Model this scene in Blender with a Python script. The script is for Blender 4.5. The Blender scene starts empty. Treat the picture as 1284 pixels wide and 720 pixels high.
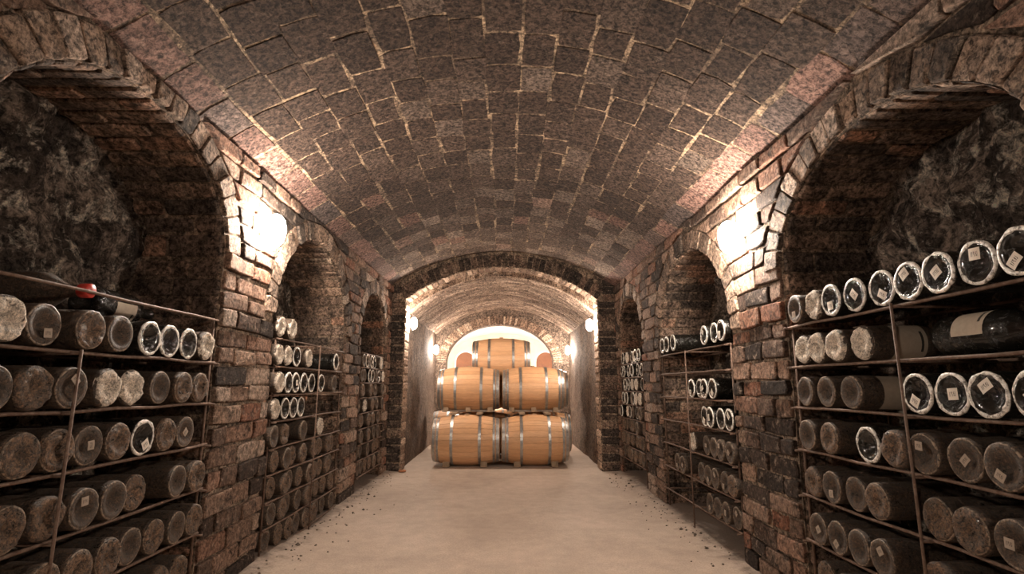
import bpy, math, random
from mathutils import Vector, Matrix, noise
import numpy as np
rnd = random.Random(7)
SC = bpy.context.scene
COL = SC.collection

# ---------------------------------------------------------------- camera
F_PX, PITCH, YAW, CAM_Z = 680.0, math.radians(10.33), math.radians(0.83), 0.84
cam_d = bpy.data.cameras.new('camera'); cam = bpy.data.objects.new('camera', cam_d); COL.objects.link(cam)
cam_d.sensor_width = 36.0; cam_d.lens = F_PX / 1284.0 * 36.0; cam_d.clip_start = 0.02
cam.location = (0, 0, CAM_Z); cam.rotation_euler = (math.radians(90) + PITCH, 0, -YAW)
SC.camera = cam
# ---------------------------------------------------------------- world, exposure
w = bpy.data.worlds.new('world'); SC.world = w; w.use_nodes = True
w.node_tree.nodes['Background'].inputs[0].default_value = (0.0, 0.0, 0.0, 1)
w.node_tree.nodes['Background'].inputs[1].default_value = 0.0
SC.view_settings.view_transform = 'Standard'; SC.view_settings.look = 'None'
SC.view_settings.gamma = 1.0; SC.view_settings.use_curve_mapping = False
SC.view_settings.exposure = 1.12
LAMP_POWER = 230.0          # emission strength of the glass of the pillar lamps
LAMP2_POWER = 220.0         # the lamps of the barrel chamber
LAMP3_POWER = 260.0         # the lamps of the white room
LAMP_FILL_POWER = 190.0     # added fill lamps behind the photographer, to brighten the niche jambs

# pixel -> place (the photograph taken as 1284 x 720)
_F = Vector((math.sin(YAW)*math.cos(PITCH), math.cos(YAW)*math.cos(PITCH), math.sin(PITCH)))
_R = Vector((math.cos(YAW), -math.sin(YAW), 0)); _U = _R.cross(_F); _C = Vector((0, 0, CAM_Z))
def pray(px, py): return _F*F_PX + _R*(px-642) + _U*(360-py)
def y_on_wall(px, z, X):            # where along the wall plane x = X a point of height z shows at column px
    # solve (q.R)/(q.F) = (px-642)/F_PX
    k = (px-642)/F_PX; dz = z-CAM_Z
    # X*Rx + y*Ry = k*(X*Fx + y*Fy + dz*Fz)
    return (k*(X*_F.x + dz*_F.z) - X*_R.x) / (_R.y - k*_F.y)
def proj(p):
    q = p-_C; D = q.dot(_F)
    if D < 0.05: return None
    return (642+F_PX*q.dot(_R)/D, 360-F_PX*q.dot(_U)/D)

# ---------------------------------------------------------------- materials
def nt(name):
    m = bpy.data.materials.new(name); m.use_nodes = True
    t = m.node_tree; b = t.nodes['Principled BSDF']; return m, t, b
def N(t, kind, **kw):
    n = t.nodes.new(kind)
    for k, v in kw.items():
        if k.startswith('i_'):
            n.inputs[int(k[2:])].default_value = v
        else: setattr(n, k, v)
    return n
def ramp(t, fac, stops, interp='LINEAR'):
    r = N(t, 'ShaderNodeValToRGB'); cr = r.color_ramp; cr.interpolation = interp
    while len(cr.elements) < len(stops): cr.elements.new(0.5)
    for e, (p, c) in zip(cr.elements, stops):
        e.position = p; e.color = (c[0], c[1], c[2], 1) if not isinstance(c, (int, float)) else (c, c, c, 1)
    t.links.new(fac, r.inputs[0]); return r.outputs[0]
def noise_tex(t, vec, scale, detail=4, rough=0.6, dist=0.0):
    n = N(t, 'ShaderNodeTexNoise'); n.inputs['Scale'].default_value = scale
    n.inputs['Detail'].default_value = detail; n.inputs['Roughness'].default_value = rough
    n.inputs['Distortion'].default_value = dist
    t.links.new(vec, n.inputs['Vector']); return n.outputs['Fac']
def mixc(t, fac, a, b, mode='MIX'):
    n = N(t, 'ShaderNodeMix', data_type='RGBA', blend_type=mode)
    for sock, v in ((n.inputs[0], fac), (n.inputs[6], a), (n.inputs[7], b)):
        if isinstance(v, (int, float)): sock.default_value = v
        elif isinstance(v, tuple): sock.default_value = (v[0], v[1], v[2], 1)
        else: t.links.new(v, sock)
    return n.outputs[2]
def mathn(t, op, a, b=None):
    n = N(t, 'ShaderNodeMath', operation=op)
    for i, v in enumerate((a, b)):
        if v is None: continue
        if isinstance(v, (int, float)): n.inputs[i].default_value = v
        else: t.links.new(v, n.inputs[i])
    return n.outputs[0]
def bump(t, b, h, strength, dist):
    n = N(t, 'ShaderNodeBump'); n.inputs['Strength'].default_value = strength; n.inputs['Distance'].default_value = dist
    t.links.new(h, n.inputs['Height']); t.links.new(n.outputs[0], b.inputs['Normal'])

def masonry_mat(name, stops, soot=(0.028, 0.022, 0.018), soot_lo=0.42, soot_hi=0.7, pale=(0.5, 0.4, 0.31), pale_amt=0.5, bs=0.9, bd=0.008, rough=0.9, ss=9.5, ps=23.0, gs=55.0, plo=0.54, phi=0.70, gamt=0.9):
    """stone or brick: one tone for each piece, blotches of soot and of lime, pitted relief"""
    m, t, b = nt(name)
    g = N(t, 'ShaderNodeNewGeometry'); oi = N(t, 'ShaderNodeObjectInfo')
    r = mathn(t, 'FRACT', mathn(t, 'ADD', g.outputs['Random Per Island'], oi.outputs['Random']))
    base = ramp(t, r, stops)
    pos = g.outputs['Position']
    n1 = noise_tex(t, pos, ss, 7, 0.72, 0.8)
    sf = ramp(t, n1, [(soot_lo, 0.0), (soot_hi, 1.0)])
    c = mixc(t, mathn(t, 'MULTIPLY', sf, 0.85), base, soot)
    n2 = noise_tex(t, pos, ps, 7, 0.72, 0.5)
    pf = ramp(t, n2, [(plo, 0.0), (phi, 1.0)])
    c = mixc(t, mathn(t, 'MULTIPLY', pf, pale_amt), c, pale)
    n3 = noise_tex(t, pos, gs, 8, 0.8, 0.4)
    c = mixc(t, gamt, c, ramp(t, n3, [(0.41, 0.06), (0.49, 0.8), (0.60, 2.0)]), 'MULTIPLY')
    t.links.new(c, b.inputs['Base Color']); b.inputs['Roughness'].default_value = rough
    b.inputs['Specular IOR Level'].default_value = 0.25
    h = mathn(t, 'ADD', mathn(t, 'MULTIPLY', n2, 0.9), mathn(t, 'MULTIPLY', n3, 1.0))
    bump(t, b, h, bs, bd); return m

def plain_mat(name, col, rough=0.6, metal=0.0, var=0.25, scale=30.0, bs=0.3, bd=0.003, col2=None, spec=0.4, lo=0.4, hi=0.65):
    m, t, b = nt(name)
    g = N(t, 'ShaderNodeNewGeometry'); n1 = noise_tex(t, g.outputs['Position'], scale, 5, 0.65, 0.3)
    c2 = col2 or tuple(v*(1-var) for v in col)
    c = mixc(t, ramp(t, n1, [(lo, 0.0), (hi, 1.0)]), col, c2)
    t.links.new(c, b.inputs['Base Color']); b.inputs['Roughness'].default_value = rough
    b.inputs['Metallic'].default_value = metal; b.inputs['Specular IOR Level'].default_value = spec
    bump(t, b, n1, bs, bd); return m

M = {}
M['vault'] = masonry_mat('vault_block', [(0.0, (0.068, 0.043, 0.032)), (0.4, (0.09, 0.058, 0.043)), (0.75, (0.115, 0.076, 0.057)), (0.9, (0.14, 0.096, 0.073)), (0.96, (0.22, 0.165, 0.13)), (1.0, (0.22, 0.11, 0.08))],
                         soot=(0.036, 0.026, 0.02), soot_lo=0.46, soot_hi=0.78, pale=(0.27, 0.195, 0.15), pale_amt=0.45, bs=1.0, bd=0.03)
M['vault_pink'] = masonry_mat('vault_pink_brick', [(0.0, (0.12, 0.07, 0.055)), (0.5, (0.25, 0.145, 0.115)), (0.75, (0.15, 0.10, 0.08)), (1.0, (0.09, 0.068, 0.06))],
                         soot=(0.05, 0.038, 0.034), soot_lo=0.50, soot_hi=0.75, pale=(0.36, 0.26, 0.21), pale_amt=0.35, bs=0.9, bd=0.012)
M['vault_mortar'] = masonry_mat('vault_mortar', [(0.0, (0.36, 0.255, 0.165)), (1.0, (0.38, 0.27, 0.175))], soot=(0.07, 0.047, 0.035), soot_lo=0.42, soot_hi=0.53, pale=(0.66, 0.49, 0.33), pale_amt=0.6, bs=0.8, ss=4.0)
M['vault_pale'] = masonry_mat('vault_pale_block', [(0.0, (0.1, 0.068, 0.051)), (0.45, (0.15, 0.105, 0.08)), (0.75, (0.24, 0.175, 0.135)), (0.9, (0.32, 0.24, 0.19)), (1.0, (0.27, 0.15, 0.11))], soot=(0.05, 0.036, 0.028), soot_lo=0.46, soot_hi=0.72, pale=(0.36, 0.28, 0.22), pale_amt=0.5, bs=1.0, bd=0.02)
M['pillar'] = masonry_mat('pillar_brick', [(0.0, (0.05, 0.037, 0.03)), (0.22, (0.11, 0.072, 0.054)), (0.4, (0.25, 0.155, 0.11)), (0.58, (0.36, 0.235, 0.17)), (0.72, (0.32, 0.145, 0.09)), (0.88, (0.46, 0.31, 0.225)), (1.0, (0.5, 0.38, 0.3))],
                         soot=(0.045, 0.033, 0.026), soot_lo=0.535, soot_hi=0.62, pale=(0.56, 0.43, 0.33), pale_amt=0.55, bs=1.0, bd=0.025, ss=11.0, plo=0.55, phi=0.65, gamt=0.65)
M['pillar_mortar'] = masonry_mat('pillar_mortar', [(0.0, (0.28, 0.2, 0.14)), (1.0, (0.32, 0.23, 0.165))], soot_lo=0.42, soot_hi=0.6, pale_amt=0.35)
M['voussoir'] = masonry_mat('arch_brick', [(0.0, (0.06, 0.045, 0.036)), (0.35, (0.16, 0.11, 0.08)), (0.65, (0.28, 0.19, 0.135)), (0.85, (0.34, 0.24, 0.18)), (1.0, (0.42, 0.32, 0.25))],
                         soot_lo=0.5, soot_hi=0.7, pale=(0.5, 0.4, 0.3), pale_amt=0.5, bs=1.0, bd=0.01)
M['lining'] = masonry_mat('niche_brick', [(0.0, (0.1, 0.075, 0.06)), (0.4, (0.25, 0.172, 0.13)), (0.75, (0.39, 0.26, 0.185)), (0.9, (0.5, 0.265, 0.17)), (1.0, (0.52, 0.39, 0.29))],
                         soot_lo=0.4, soot_hi=0.62, pale=(0.25, 0.19, 0.15), pale_amt=0.3)
M['niche_rock'] = masonry_mat('niche_rubble', [(0.0, (0.36, 0.275, 0.215)), (1.0, (0.37, 0.28, 0.22))], soot=(0.04, 0.028, 0.022), soot_lo=0.43, soot_hi=0.53, pale=(0.75, 0.65, 0.53), pale_amt=0.85, bs=1.0, bd=0.06, ss=5.0, ps=9.0, gs=38.0, plo=0.53, phi=0.60)
M['endwall'] = masonry_mat('end_wall_brick', [(0.0, (0.04, 0.03, 0.025)), (0.5, (0.09, 0.062, 0.047)), (0.85, (0.17, 0.11, 0.08)), (1.0, (0.26, 0.18, 0.13))], soot_lo=0.45, soot_hi=0.65, pale_amt=0.3)
M['thin_vault'] = masonry_mat('thin_vault_brick', [(0.0, (0.14, 0.095, 0.07)), (0.5, (0.22, 0.155, 0.115)), (0.85, (0.3, 0.22, 0.165)), (1.0, (0.4, 0.3, 0.23))], soot=(0.07, 0.05, 0.04), soot_lo=0.5, soot_hi=0.75, pale_amt=0.35)
M['ring2'] = masonry_mat('inner_arch_brick', [(0.0, (0.14, 0.09, 0.065)), (0.5, (0.30, 0.2, 0.14)), (1.0, (0.48, 0.36, 0.27))], soot_lo=0.55, soot_hi=0.8, pale_amt=0.3)
M['stain_plaster'] = masonry_mat('stained_plaster', [(0.0, (0.17, 0.122, 0.092)), (1.0, (0.18, 0.13, 0.098))], soot=(0.055, 0.038, 0.029), soot_lo=0.4, soot_hi=0.66, pale=(0.3, 0.245, 0.2), pale_amt=0.45, bs=0.5, bd=0.006)
M['white_plaster'] = plain_mat('white_plaster', (0.82, 0.79, 0.74), 0.8, var=0.05, scale=4)
M['cream_plaster'] = plain_mat('cream_plaster', (0.68, 0.53, 0.41), 0.85, var=0.12, scale=5)
M['terracotta'] = plain_mat('terracotta_wall', (0.20, 0.085, 0.045), 0.85, var=0.25, scale=8)
M['iron'] = plain_mat('rusty_iron', (0.115, 0.066, 0.045), 0.7, 0.25, 0.5, 60, 0.6, 0.002, col2=(0.2, 0.135, 0.1))
M['galv'] = plain_mat('galvanised_hoop', (0.46, 0.455, 0.44), 0.38, 0.85, 0.35, 25, 0.15, 0.001, spec=0.5)
M['tag'] = None
M['fixture'] = plain_mat('lamp_metal', (0.62, 0.6, 0.57), 0.5, 0.2, 0.15)
M['bearer'] = plain_mat('bearer_wood', (0.33, 0.225, 0.14), 0.8, 0, 0.45, 18, 0.5, 0.003)
M['pale_wood'] = plain_mat('weathered_rail_wood', (0.38, 0.31, 0.25), 0.8, 0, 0.4, 18, 0.4, 0.003)
M['crumb'] = plain_mat('crumbled_mortar', (0.13, 0.095, 0.072), 0.95, 0, 0.6, 60, 0.5, 0.004)
M['brick_chip'] = plain_mat('orange_brick_chip', (0.42, 0.17, 0.08), 0.9, 0, 0.3, 50, 0.5, 0.003)
M['capsule'] = plain_mat('red_capsule', (0.55, 0.05, 0.035), 0.35, 0, 0.3, 40, 0.1, 0.001)
M['cork_end'] = plain_mat('cork', (0.40, 0.27, 0.16), 0.9, 0, 0.3, 80)

def floor_mat():
    # pale sandy dust
    m, t, b = nt('dusty_floor'); g = N(t, 'ShaderNodeNewGeometry'); pos = g.outputs['Position']
    n1 = noise_tex(t, pos, 1.6, 6, 0.6, 0.4); n2 = noise_tex(t, pos, 11.0, 6, 0.7); n3 = noise_tex(t, pos, 130.0, 3, 0.6)
    c = ramp(t, n1, [(0.3, (0.40, 0.31, 0.245)), (0.5, (0.47, 0.37, 0.295)), (0.7, (0.53, 0.42, 0.34))])
    c = mixc(t, 0.35, c, ramp(t, n2, [(0.3, 0.6), (0.7, 1.25)]), 'MULTIPLY')
    c = mixc(t, 0.35, c, ramp(t, n3, [(0.35, 0.55), (0.6, 1.2)]), 'MULTIPLY')
    # black crumbs of dirt swept against the foot of the walls
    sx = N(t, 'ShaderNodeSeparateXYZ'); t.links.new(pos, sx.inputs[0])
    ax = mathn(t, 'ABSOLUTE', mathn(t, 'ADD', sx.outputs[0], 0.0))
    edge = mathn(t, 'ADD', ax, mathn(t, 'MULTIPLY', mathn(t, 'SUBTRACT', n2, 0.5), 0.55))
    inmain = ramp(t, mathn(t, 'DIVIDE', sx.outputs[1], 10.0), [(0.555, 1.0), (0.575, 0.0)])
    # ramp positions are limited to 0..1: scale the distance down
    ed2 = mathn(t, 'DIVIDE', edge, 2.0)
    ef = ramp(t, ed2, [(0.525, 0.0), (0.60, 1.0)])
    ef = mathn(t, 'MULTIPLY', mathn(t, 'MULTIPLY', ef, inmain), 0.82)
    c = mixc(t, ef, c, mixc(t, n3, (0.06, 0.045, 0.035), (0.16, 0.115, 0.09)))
    t.links.new(c, b.inputs['Base Color']); b.inputs['Roughness'].default_value = 0.75; b.inputs['Specular IOR Level'].default_value = 0.3
    bump(t, b, mathn(t, 'ADD', n2, mathn(t, 'MULTIPLY', n3, 0.4)), 0.35, 0.008); return m
M['floor'] = floor_mat()

def glass_mat(name, dust_lo, dust_hi, dust_col=(0.17, 0.135, 0.105), amt=1.0, con=(0.3, 1.7)):
    """dark bottle glass, dust settled on it in patches"""
    m, t, b = nt(name); g = N(t, 'ShaderNodeNewGeometry'); oi = N(t, 'ShaderNodeObjectInfo')
    tc = N(t, 'ShaderNodeTexCoord')
    v = N(t, 'ShaderNodeVectorMath', operation='ADD'); t.links.new(tc.outputs['Object'], v.inputs[0]); t.links.new(oi.outputs['Location'], v.inputs[1])
    n1 = noise_tex(t, v.outputs[0], 34.0, 6, 0.7, 1.5); n2 = noise_tex(t, v.outputs[0], 150.0, 5, 0.75, 1.0)
    f = ramp(t, mathn(t, 'ADD', mathn(t, 'MULTIPLY', n1, 0.75), mathn(t, 'MULTIPLY', n2, 0.25)), [(dust_lo, 0.0), (dust_hi, 1.0)])
    f = mathn(t, 'MULTIPLY', f, amt)
    dc = mixc(t, ramp(t, n2, [(0.36, 0.0), (0.64, 1.0)]), tuple(x*con[0] for x in dust_col), tuple(x*con[1] for x in dust_col))
    c = mixc(t, f, (0.012, 0.011, 0.009), dc)
    t.links.new(c, b.inputs['Base Color'])
    rr = mathn(t, 'ADD', mathn(t, 'MULTIPLY', f, 0.75), 0.12); t.links.new(rr, b.inputs['Roughness'])
    b.inputs['Specular IOR Level'].default_value = 0.5
    bump(t, b, mathn(t, 'MULTIPLY', f, n2), 0.8, 0.006); return m
M['glass_clean'] = glass_mat('dark_bottle_glass', 0.50, 0.70, (0.05, 0.038, 0.03), 0.55)
M['glass_dusty'] = glass_mat('dusty_bottle_glass', 0.34, 0.60, (0.105, 0.068, 0.045), 1.0, (0.12, 2.0))
M['dust_pale'] = glass_mat('pale_dust_crust', 0.30, 0.50, (0.6, 0.51, 0.415))
M['dust_brown'] = glass_mat('brown_dust_crust', 0.38, 0.56, (0.17, 0.105, 0.066), 1.0, (0.08, 2.1))
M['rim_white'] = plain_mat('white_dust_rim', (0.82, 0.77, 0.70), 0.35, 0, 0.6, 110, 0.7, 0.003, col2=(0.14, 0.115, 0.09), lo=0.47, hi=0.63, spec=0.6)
M['rim_grey'] = plain_mat('grey_dust_rim', (0.30, 0.215, 0.15), 0.5, 0, 0.6, 110, 0.7, 0.003, col2=(0.04, 0.03, 0.022), lo=0.4, hi=0.6)
def tag_mat(name, paper, inkc):
    m, t, b = nt(name); tc = N(t, 'ShaderNodeTexCoord')
    sx = N(t, 'ShaderNodeSeparateXYZ'); t.links.new(tc.outputs['UV'], sx.inputs[0])
    wv = N(t, 'ShaderNodeTexWave'); wv.inputs['Scale'].default_value = 2.2; wv.inputs['Distortion'].default_value = 5.0; wv.inputs['Detail'].default_value = 1.0; wv.inputs['Detail Scale'].default_value = 2.0
    t.links.new(tc.outputs['UV'], wv.inputs['Vector'])
    ink = mathn(t, 'GREATER_THAN', wv.outputs['Fac'], 0.62)
    def band(o, lo, hi): return mathn(t, 'MULTIPLY', mathn(t, 'GREATER_THAN', o, lo), mathn(t, 'LESS_THAN', o, hi))
    area = mathn(t, 'MULTIPLY', band(sx.outputs[0], 0.2, 0.8), band(sx.outputs[1], 0.3, 0.7))
    c = mixc(t, mathn(t, 'MULTIPLY', ink, area), paper, inkc)
    t.links.new(c, b.inputs['Base Color']); b.inputs['Roughness'].default_value = 0.8; return m
M['tag'] = tag_mat('printed_paper_tag', (0.72, 0.64, 0.55), (0.10, 0.075, 0.06)); M['tag_dim'] = tag_mat('dusty_paper_tag', (0.34, 0.27, 0.21), (0.08, 0.06, 0.045))
def label_mat():
    m, t, b = nt('aged_paper_label'); tc = N(t, 'ShaderNodeTexCoord')
    sx = N(t, 'ShaderNodeSeparateXYZ'); t.links.new(tc.outputs['UV'], sx.inputs[0])
    def band(o, lo, hi): return mathn(t, 'MULTIPLY', mathn(t, 'GREATER_THAN', o, lo), mathn(t, 'LESS_THAN', o, hi))
    g = N(t, 'ShaderNodeNewGeometry'); n = noise_tex(t, g.outputs['Position'], 60, 4)
    paper = mixc(t, n, (0.55, 0.46, 0.36), (0.35, 0.28, 0.21))
    mk = mathn(t, 'MULTIPLY', band(sx.outputs[0], 0.80, 0.88), band(sx.outputs[1], 0.25, 0.75))
    c = mixc(t, mk, paper, (0.03, 0.025, 0.02))
    t.links.new(c, b.inputs['Base Color']); b.inputs['Roughness'].default_value = 0.85; return m
M['label'] = label_mat()

def wood_mat():
    m, t, b = nt('oak_stave'); tc = N(t, 'ShaderNodeTexCoord'); oi = N(t, 'ShaderNodeObjectInfo'); g = N(t, 'ShaderNodeNewGeometry')
    mp = N(t, 'ShaderNodeMapping'); mp.inputs['Scale'].default_value = (1.2, 9.0, 9.0)
    t.links.new(tc.outputs['Object'], mp.inputs[0])
    ad = N(t, 'ShaderNodeVectorMath', operation='ADD'); t.links.new(mp.outputs[0], ad.inputs[0]); t.links.new(oi.outputs['Location'], ad.inputs[1])
    n1 = noise_tex(t, ad.outputs[0], 3.0, 6, 0.65, 1.0); n2 = noise_tex(t, ad.outputs[0], 14.0, 5, 0.6)
    r = mathn(t, 'FRACT', mathn(t, 'ADD', g.outputs['Random Per Island'], oi.outputs['Random']))
    c = ramp(t, r, [(0.0, (0.56, 0.31, 0.155)), (0.5, (0.62, 0.355, 0.185)), (1.0, (0.66, 0.39, 0.215))])
    c = mixc(t, 0.5, c, ramp(t, n1, [(0.3, 0.75), (0.7, 1.15)]), 'MULTIPLY')
    c = mixc(t, 0.3, c, ramp(t, n2, [(0.3, 0.6), (0.7, 1.2)]), 'MULTIPLY')
    t.links.new(c, b.inputs['Base Color']); b.inputs['Roughness'].default_value = 0.55; b.inputs['Specular IOR Level'].default_value = 0.35
    bump(t, b, n2, 0.2, 0.002); return m
M['oak'] = wood_mat()

def emit_mat(name, power, col=(1.0, 0.86, 0.73)):
    m, t, b = nt(name); b.inputs['Base Color'].default_value = (0.9, 0.88, 0.85, 1)
    b.inputs['Emission Color'].default_value = (*col, 1); b.inputs['Emission Strength'].default_value = power
    return m
M['lit'] = emit_mat('lit_lamp_glass', LAMP_POWER); M['lit2'] = emit_mat('lit_chamber_lamp_glass', LAMP2_POWER)
M['lit3'] = emit_mat('lit_white_room_lamp_glass', LAMP3_POWER, (1.0, 0.92, 0.84)); M['lit_fill'] = emit_mat('lit_fill_lamp_glass', LAMP_FILL_POWER)

# ---------------------------------------------------------------- mesh helpers
def mesh_of(name, verts, faces, smooth=True, uvs=None):
    me = bpy.data.meshes.new(name); me.from_pydata([tuple(v) for v in verts], [], faces); me.update()
    if smooth: me.polygons.foreach_set('use_smooth', [True]*len(me.polygons))
    if uvs:
        ul = me.uv_layers.new(name='UVMap')
        for l in me.loops: ul.data[l.index].uv = uvs[l.vertex_index]
    return me
def link(name, me, mat, parent=None, loc=None):
    if me is not None and mat is not None and not me.materials: me.materials.append(mat)
    o = bpy.data.objects.new(name, me); COL.objects.link(o)
    if parent: o.parent = parent
    if loc is not None: o.location = loc
    return o
def struct(name, me, mat, label):
    o = link(name, me, mat); o['kind'] = 'structure'; o['label'] = label; return o
def tag(o, label, cat, group=None):
    o['label'] = label; o['category'] = cat
    if group: o['group'] = group
    return o
def empty(name, loc, label, cat, group=None):
    o = bpy.data.objects.new(name, None); o.empty_display_size = 0.05; COL.objects.link(o); o.location = loc
    return tag(o, label, cat, group)
class MB:
    def __init__(s): s.v = []; s.f = []
    def add(s, v, f):
        k = len(s.v); s.v += list(v); s.f += [tuple(i+k for i in q) for q in f]
    def box(s, a, b, rot=None, off=None):
        vs = [Vector((x, y, z)) for z in (a[2], b[2]) for y in (a[1], b[1]) for x in (a[0], b[0])]
        if rot: vs = [rot @ v for v in vs]
        if off: vs = [v+Vector(off) for v in vs]
        s.add(vs, [(0, 2, 3, 1), (4, 5, 7, 6), (0, 1, 5, 4), (2, 6, 7, 3), (0, 4, 6, 2), (1, 3, 7, 5)])
    def tube(s, pts, r, seg=8, cap=True):
        pts = [Vector(p) for p in pts]; rings = []
        for i, p in enumerate(pts):
            d = (pts[min(i+1, len(pts)-1)]-pts[max(i-1, 0)]).normalized()
            u = d.orthogonal().normalized() if i == 0 else (u - d*u.dot(d)).normalized()
            vv = d.cross(u); rr = r[i] if isinstance(r, (list, tuple)) else r
            rings.append([p+(u*math.cos(2*math.pi*k/seg)+vv*math.sin(2*math.pi*k/seg))*rr for k in range(seg)])
        vs = [v for q in rings for v in q]; fs = []
        for i in range(len(pts)-1):
            for k in range(seg):
                a, b2 = i*seg+k, i*seg+(k+1) % seg; fs.append((a, b2, b2+seg, a+seg))
        if cap: fs.append(tuple(range(seg))[::-1]); fs.append(tuple((len(pts)-1)*seg+k for k in range(seg)))
        s.add(vs, fs)
    def mesh(s, name, smooth=False): return mesh_of(name, s.v, s.f, smooth)

def lathe_x(prof, seg=20, jit=0.0, rng=None, closed_ends=True):
    """profile of (x, r) spun about the x axis"""
    vs = []; fs = []
    for (x, r) in prof:
        for k in range(seg):
            a = 2*math.pi*k/seg; rr = r*(1+(rng.uniform(-jit, jit) if rng else 0)); xx = x+(rng.uniform(-jit, jit)*0.05 if rng else 0)
            vs.append(Vector((xx, rr*math.cos(a), rr*math.sin(a))))
    n = len(prof)
    for i in range(n-1):
        for k in range(seg):
            a, b = i*seg+k, i*seg+(k+1) % seg; fs.append((a, a+seg, b+seg, b))
    if closed_ends:
        fs.append(tuple(range(seg))); fs.append(tuple((n-1)*seg+k for k in range(seg))[::-1])
    return vs, fs

# ---------------------------------------------------------------- masonry: every brick is a rounded piece of its own
def piece(poly, fn, h=0.012, gap=0.012, bev=0.010, jit=0.006, hj=0.008, sink=0.025, rough_edge=False):
    poly = [Vector(p) for p in poly]; n = len(poly)
    c = sum(poly, Vector((0, 0)))/n
    us = [p.x for p in poly]; vs_ = [p.y for p in poly]; wu = max(max(us)-min(us), 1e-4); wv = max(max(vs_)-min(vs_), 1e-4)
    g = gap*rnd.uniform(0.6, 1.4)
    su, sv = max(1-g/wu, 0.3), max(1-g/wv, 0.3)
    ring = []
    for i in range(n):
        p, a, b = poly[i], poly[i-1], poly[(i+1) % n]
        if rough_edge: ring += [p+((a-p)+(b-p))*0.02, (p+b)/2+(b-p)*rnd.uniform(-0.2, 0.2)]; continue
        for q in (a, b):
            e = q-p; L = e.length
            k = min(0.3*L, rnd.uniform(0.004, 0.013)) / max(L, 1e-5)
            ring.append(p+e*k)
    def sc(p, a, b): return Vector((c.x+(p.x-c.x)*a, c.y+(p.y-c.y)*b))
    edge = [sc(p, su, sv)+Vector((rnd.uniform(-jit, jit), rnd.uniform(-jit, jit)))*0.6 for p in ring]
    iu, iv = max(1-2*bev/wu, 0.4), max(1-2*bev/wv, 0.4)
    hh = h+rnd.uniform(-hj, hj)*0.5
    V = []; m = len(ring)
    V += [fn(p.x, p.y, -sink) for p in edge]
    V += [fn(p.x, p.y, hh-bev*0.7+rnd.uniform(-1, 1)*0.002) for p in edge]
    V += [fn(*sc(p, iu, iv), hh+rnd.uniform(-hj, hj)*0.12) for p in edge]
    V.append(fn(c.x+rnd.uniform(-.2, .2)*wu, c.y+rnd.uniform(-.2, .2)*wv, hh+rnd.uniform(-hj, hj)*0.12))
    F = []
    for r_ in range(2):
        for k in range(m):
            a, b = r_*m+k, r_*m+(k+1) % m; F.append((a, b, b+m, a+m))
    for k in range(m): F.append((2*m+k, 2*m+(k+1) % m, 3*m))
    nrm = (V[2*m+m//4]-V[3*m]).cross(V[2*m+m//2]-V[3*m])
    out = fn(c.x, c.y, 0.1)-fn(c.x, c.y, 0.0)
    if nrm.dot(out) < 0: F = [tuple(reversed(q)) for q in F]
    ctr = V[3*m]; pj = [proj(fn(p.x, p.y, hh)) for p in poly]
    area = 0.0
    if all(pj):
        area = abs(sum(pj[i-1][0]*pj[i][1]-pj[i][0]*pj[i-1][1] for i in range(n)))/2
        mx = sum(p[0] for p in pj)/n; my = sum(p[1] for p in pj)/n
        if not (-8 < mx < 1292 and -8 < my < 728): area = 0
        if out.dot(_C-ctr) <= 0: area = 0
    return (V, F, area)
def lay(parent, name, pieces, mat, limit=290, minarea=45):
    order = sorted(range(len(pieces)), key=lambda i: -pieces[i][2]); rest = MB(); k = 0
    for i in order:
        V, F, A = pieces[i]
        if k < limit and A >= minarea:
            c = sum(V, Vector())/len(V)
            link(name, mesh_of(name, [v-c for v in V], F, False), mat, parent, c); k += 1
        else: rest.add(V, F)
    if rest.v:
        o = link(name, rest.mesh(name, False), mat, parent); o['kind'] = 'stuff'

def grid(fn, nu, nv, flip=False):
    vs = [fn(i/nu, j/nv) for j in range(nv+1) for i in range(nu+1)]; fs = []
    for j in range(nv):
        for i in range(nu):
            a = j*(nu+1)+i; q = (a, a+1, a+nu+2, a+nu+1); fs.append(q[::-1] if flip else q)
    return vs, fs

# ================================================================ THE CELLAR
XL, XR = -1.19, 1.18
SPRING, CROWN = 1.87, 2.25
Y0, YE = -2.6, 5.65
XC = (XL+XR)/2; HW = (XR-XL)/2
RV = (HW*HW+(CROWN-SPRING)**2)/(2*(CROWN-SPRING)); ZC = CROWN-RV; AH = math.asin(HW/RV)
NDEPTH = 0.37; TRING = 0.125
# niches of each wall: centre y, half width, spring z, rise
NICHES = {'left': [(-0.20, 0.60, 1.38, 0.40), (1.70, 0.555, 1.40, 0.395), (3.42, 0.625, 1.20, 0.54), (4.95, 0.455, 1.25, 0.43)],
          'right': [(-0.20, 0.60, 1.35, 0.38), (1.655, 0.575, 1.33, 0.385), (3.43, 0.65, 1.12, 0.58), (5.06, 0.475, 1.22, 0.46)]}

# ---- floor
def floor_fn(u, v):
    x = -1.62+3.24*u; y = Y0+(10.6-Y0)*v
    ax = abs(x-XC); z = 0.0
    if y < YE:
        e = min(max((ax-0.95)/0.3, 0), 1); z += 0.035*e*e*(0.6+0.8*noise.noise((x*3, y*2.2, 0)))
    z += 0.004*noise.noise((x*2, y*2, 3))
    return Vector((x, y, min(z, 0.06)))
v_, f_ = grid(floor_fn, 80, 260)
floor = struct('floor', mesh_of('floor', v_, f_), M['floor'], 'pale dusty concrete floor of the cellar passage')

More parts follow.
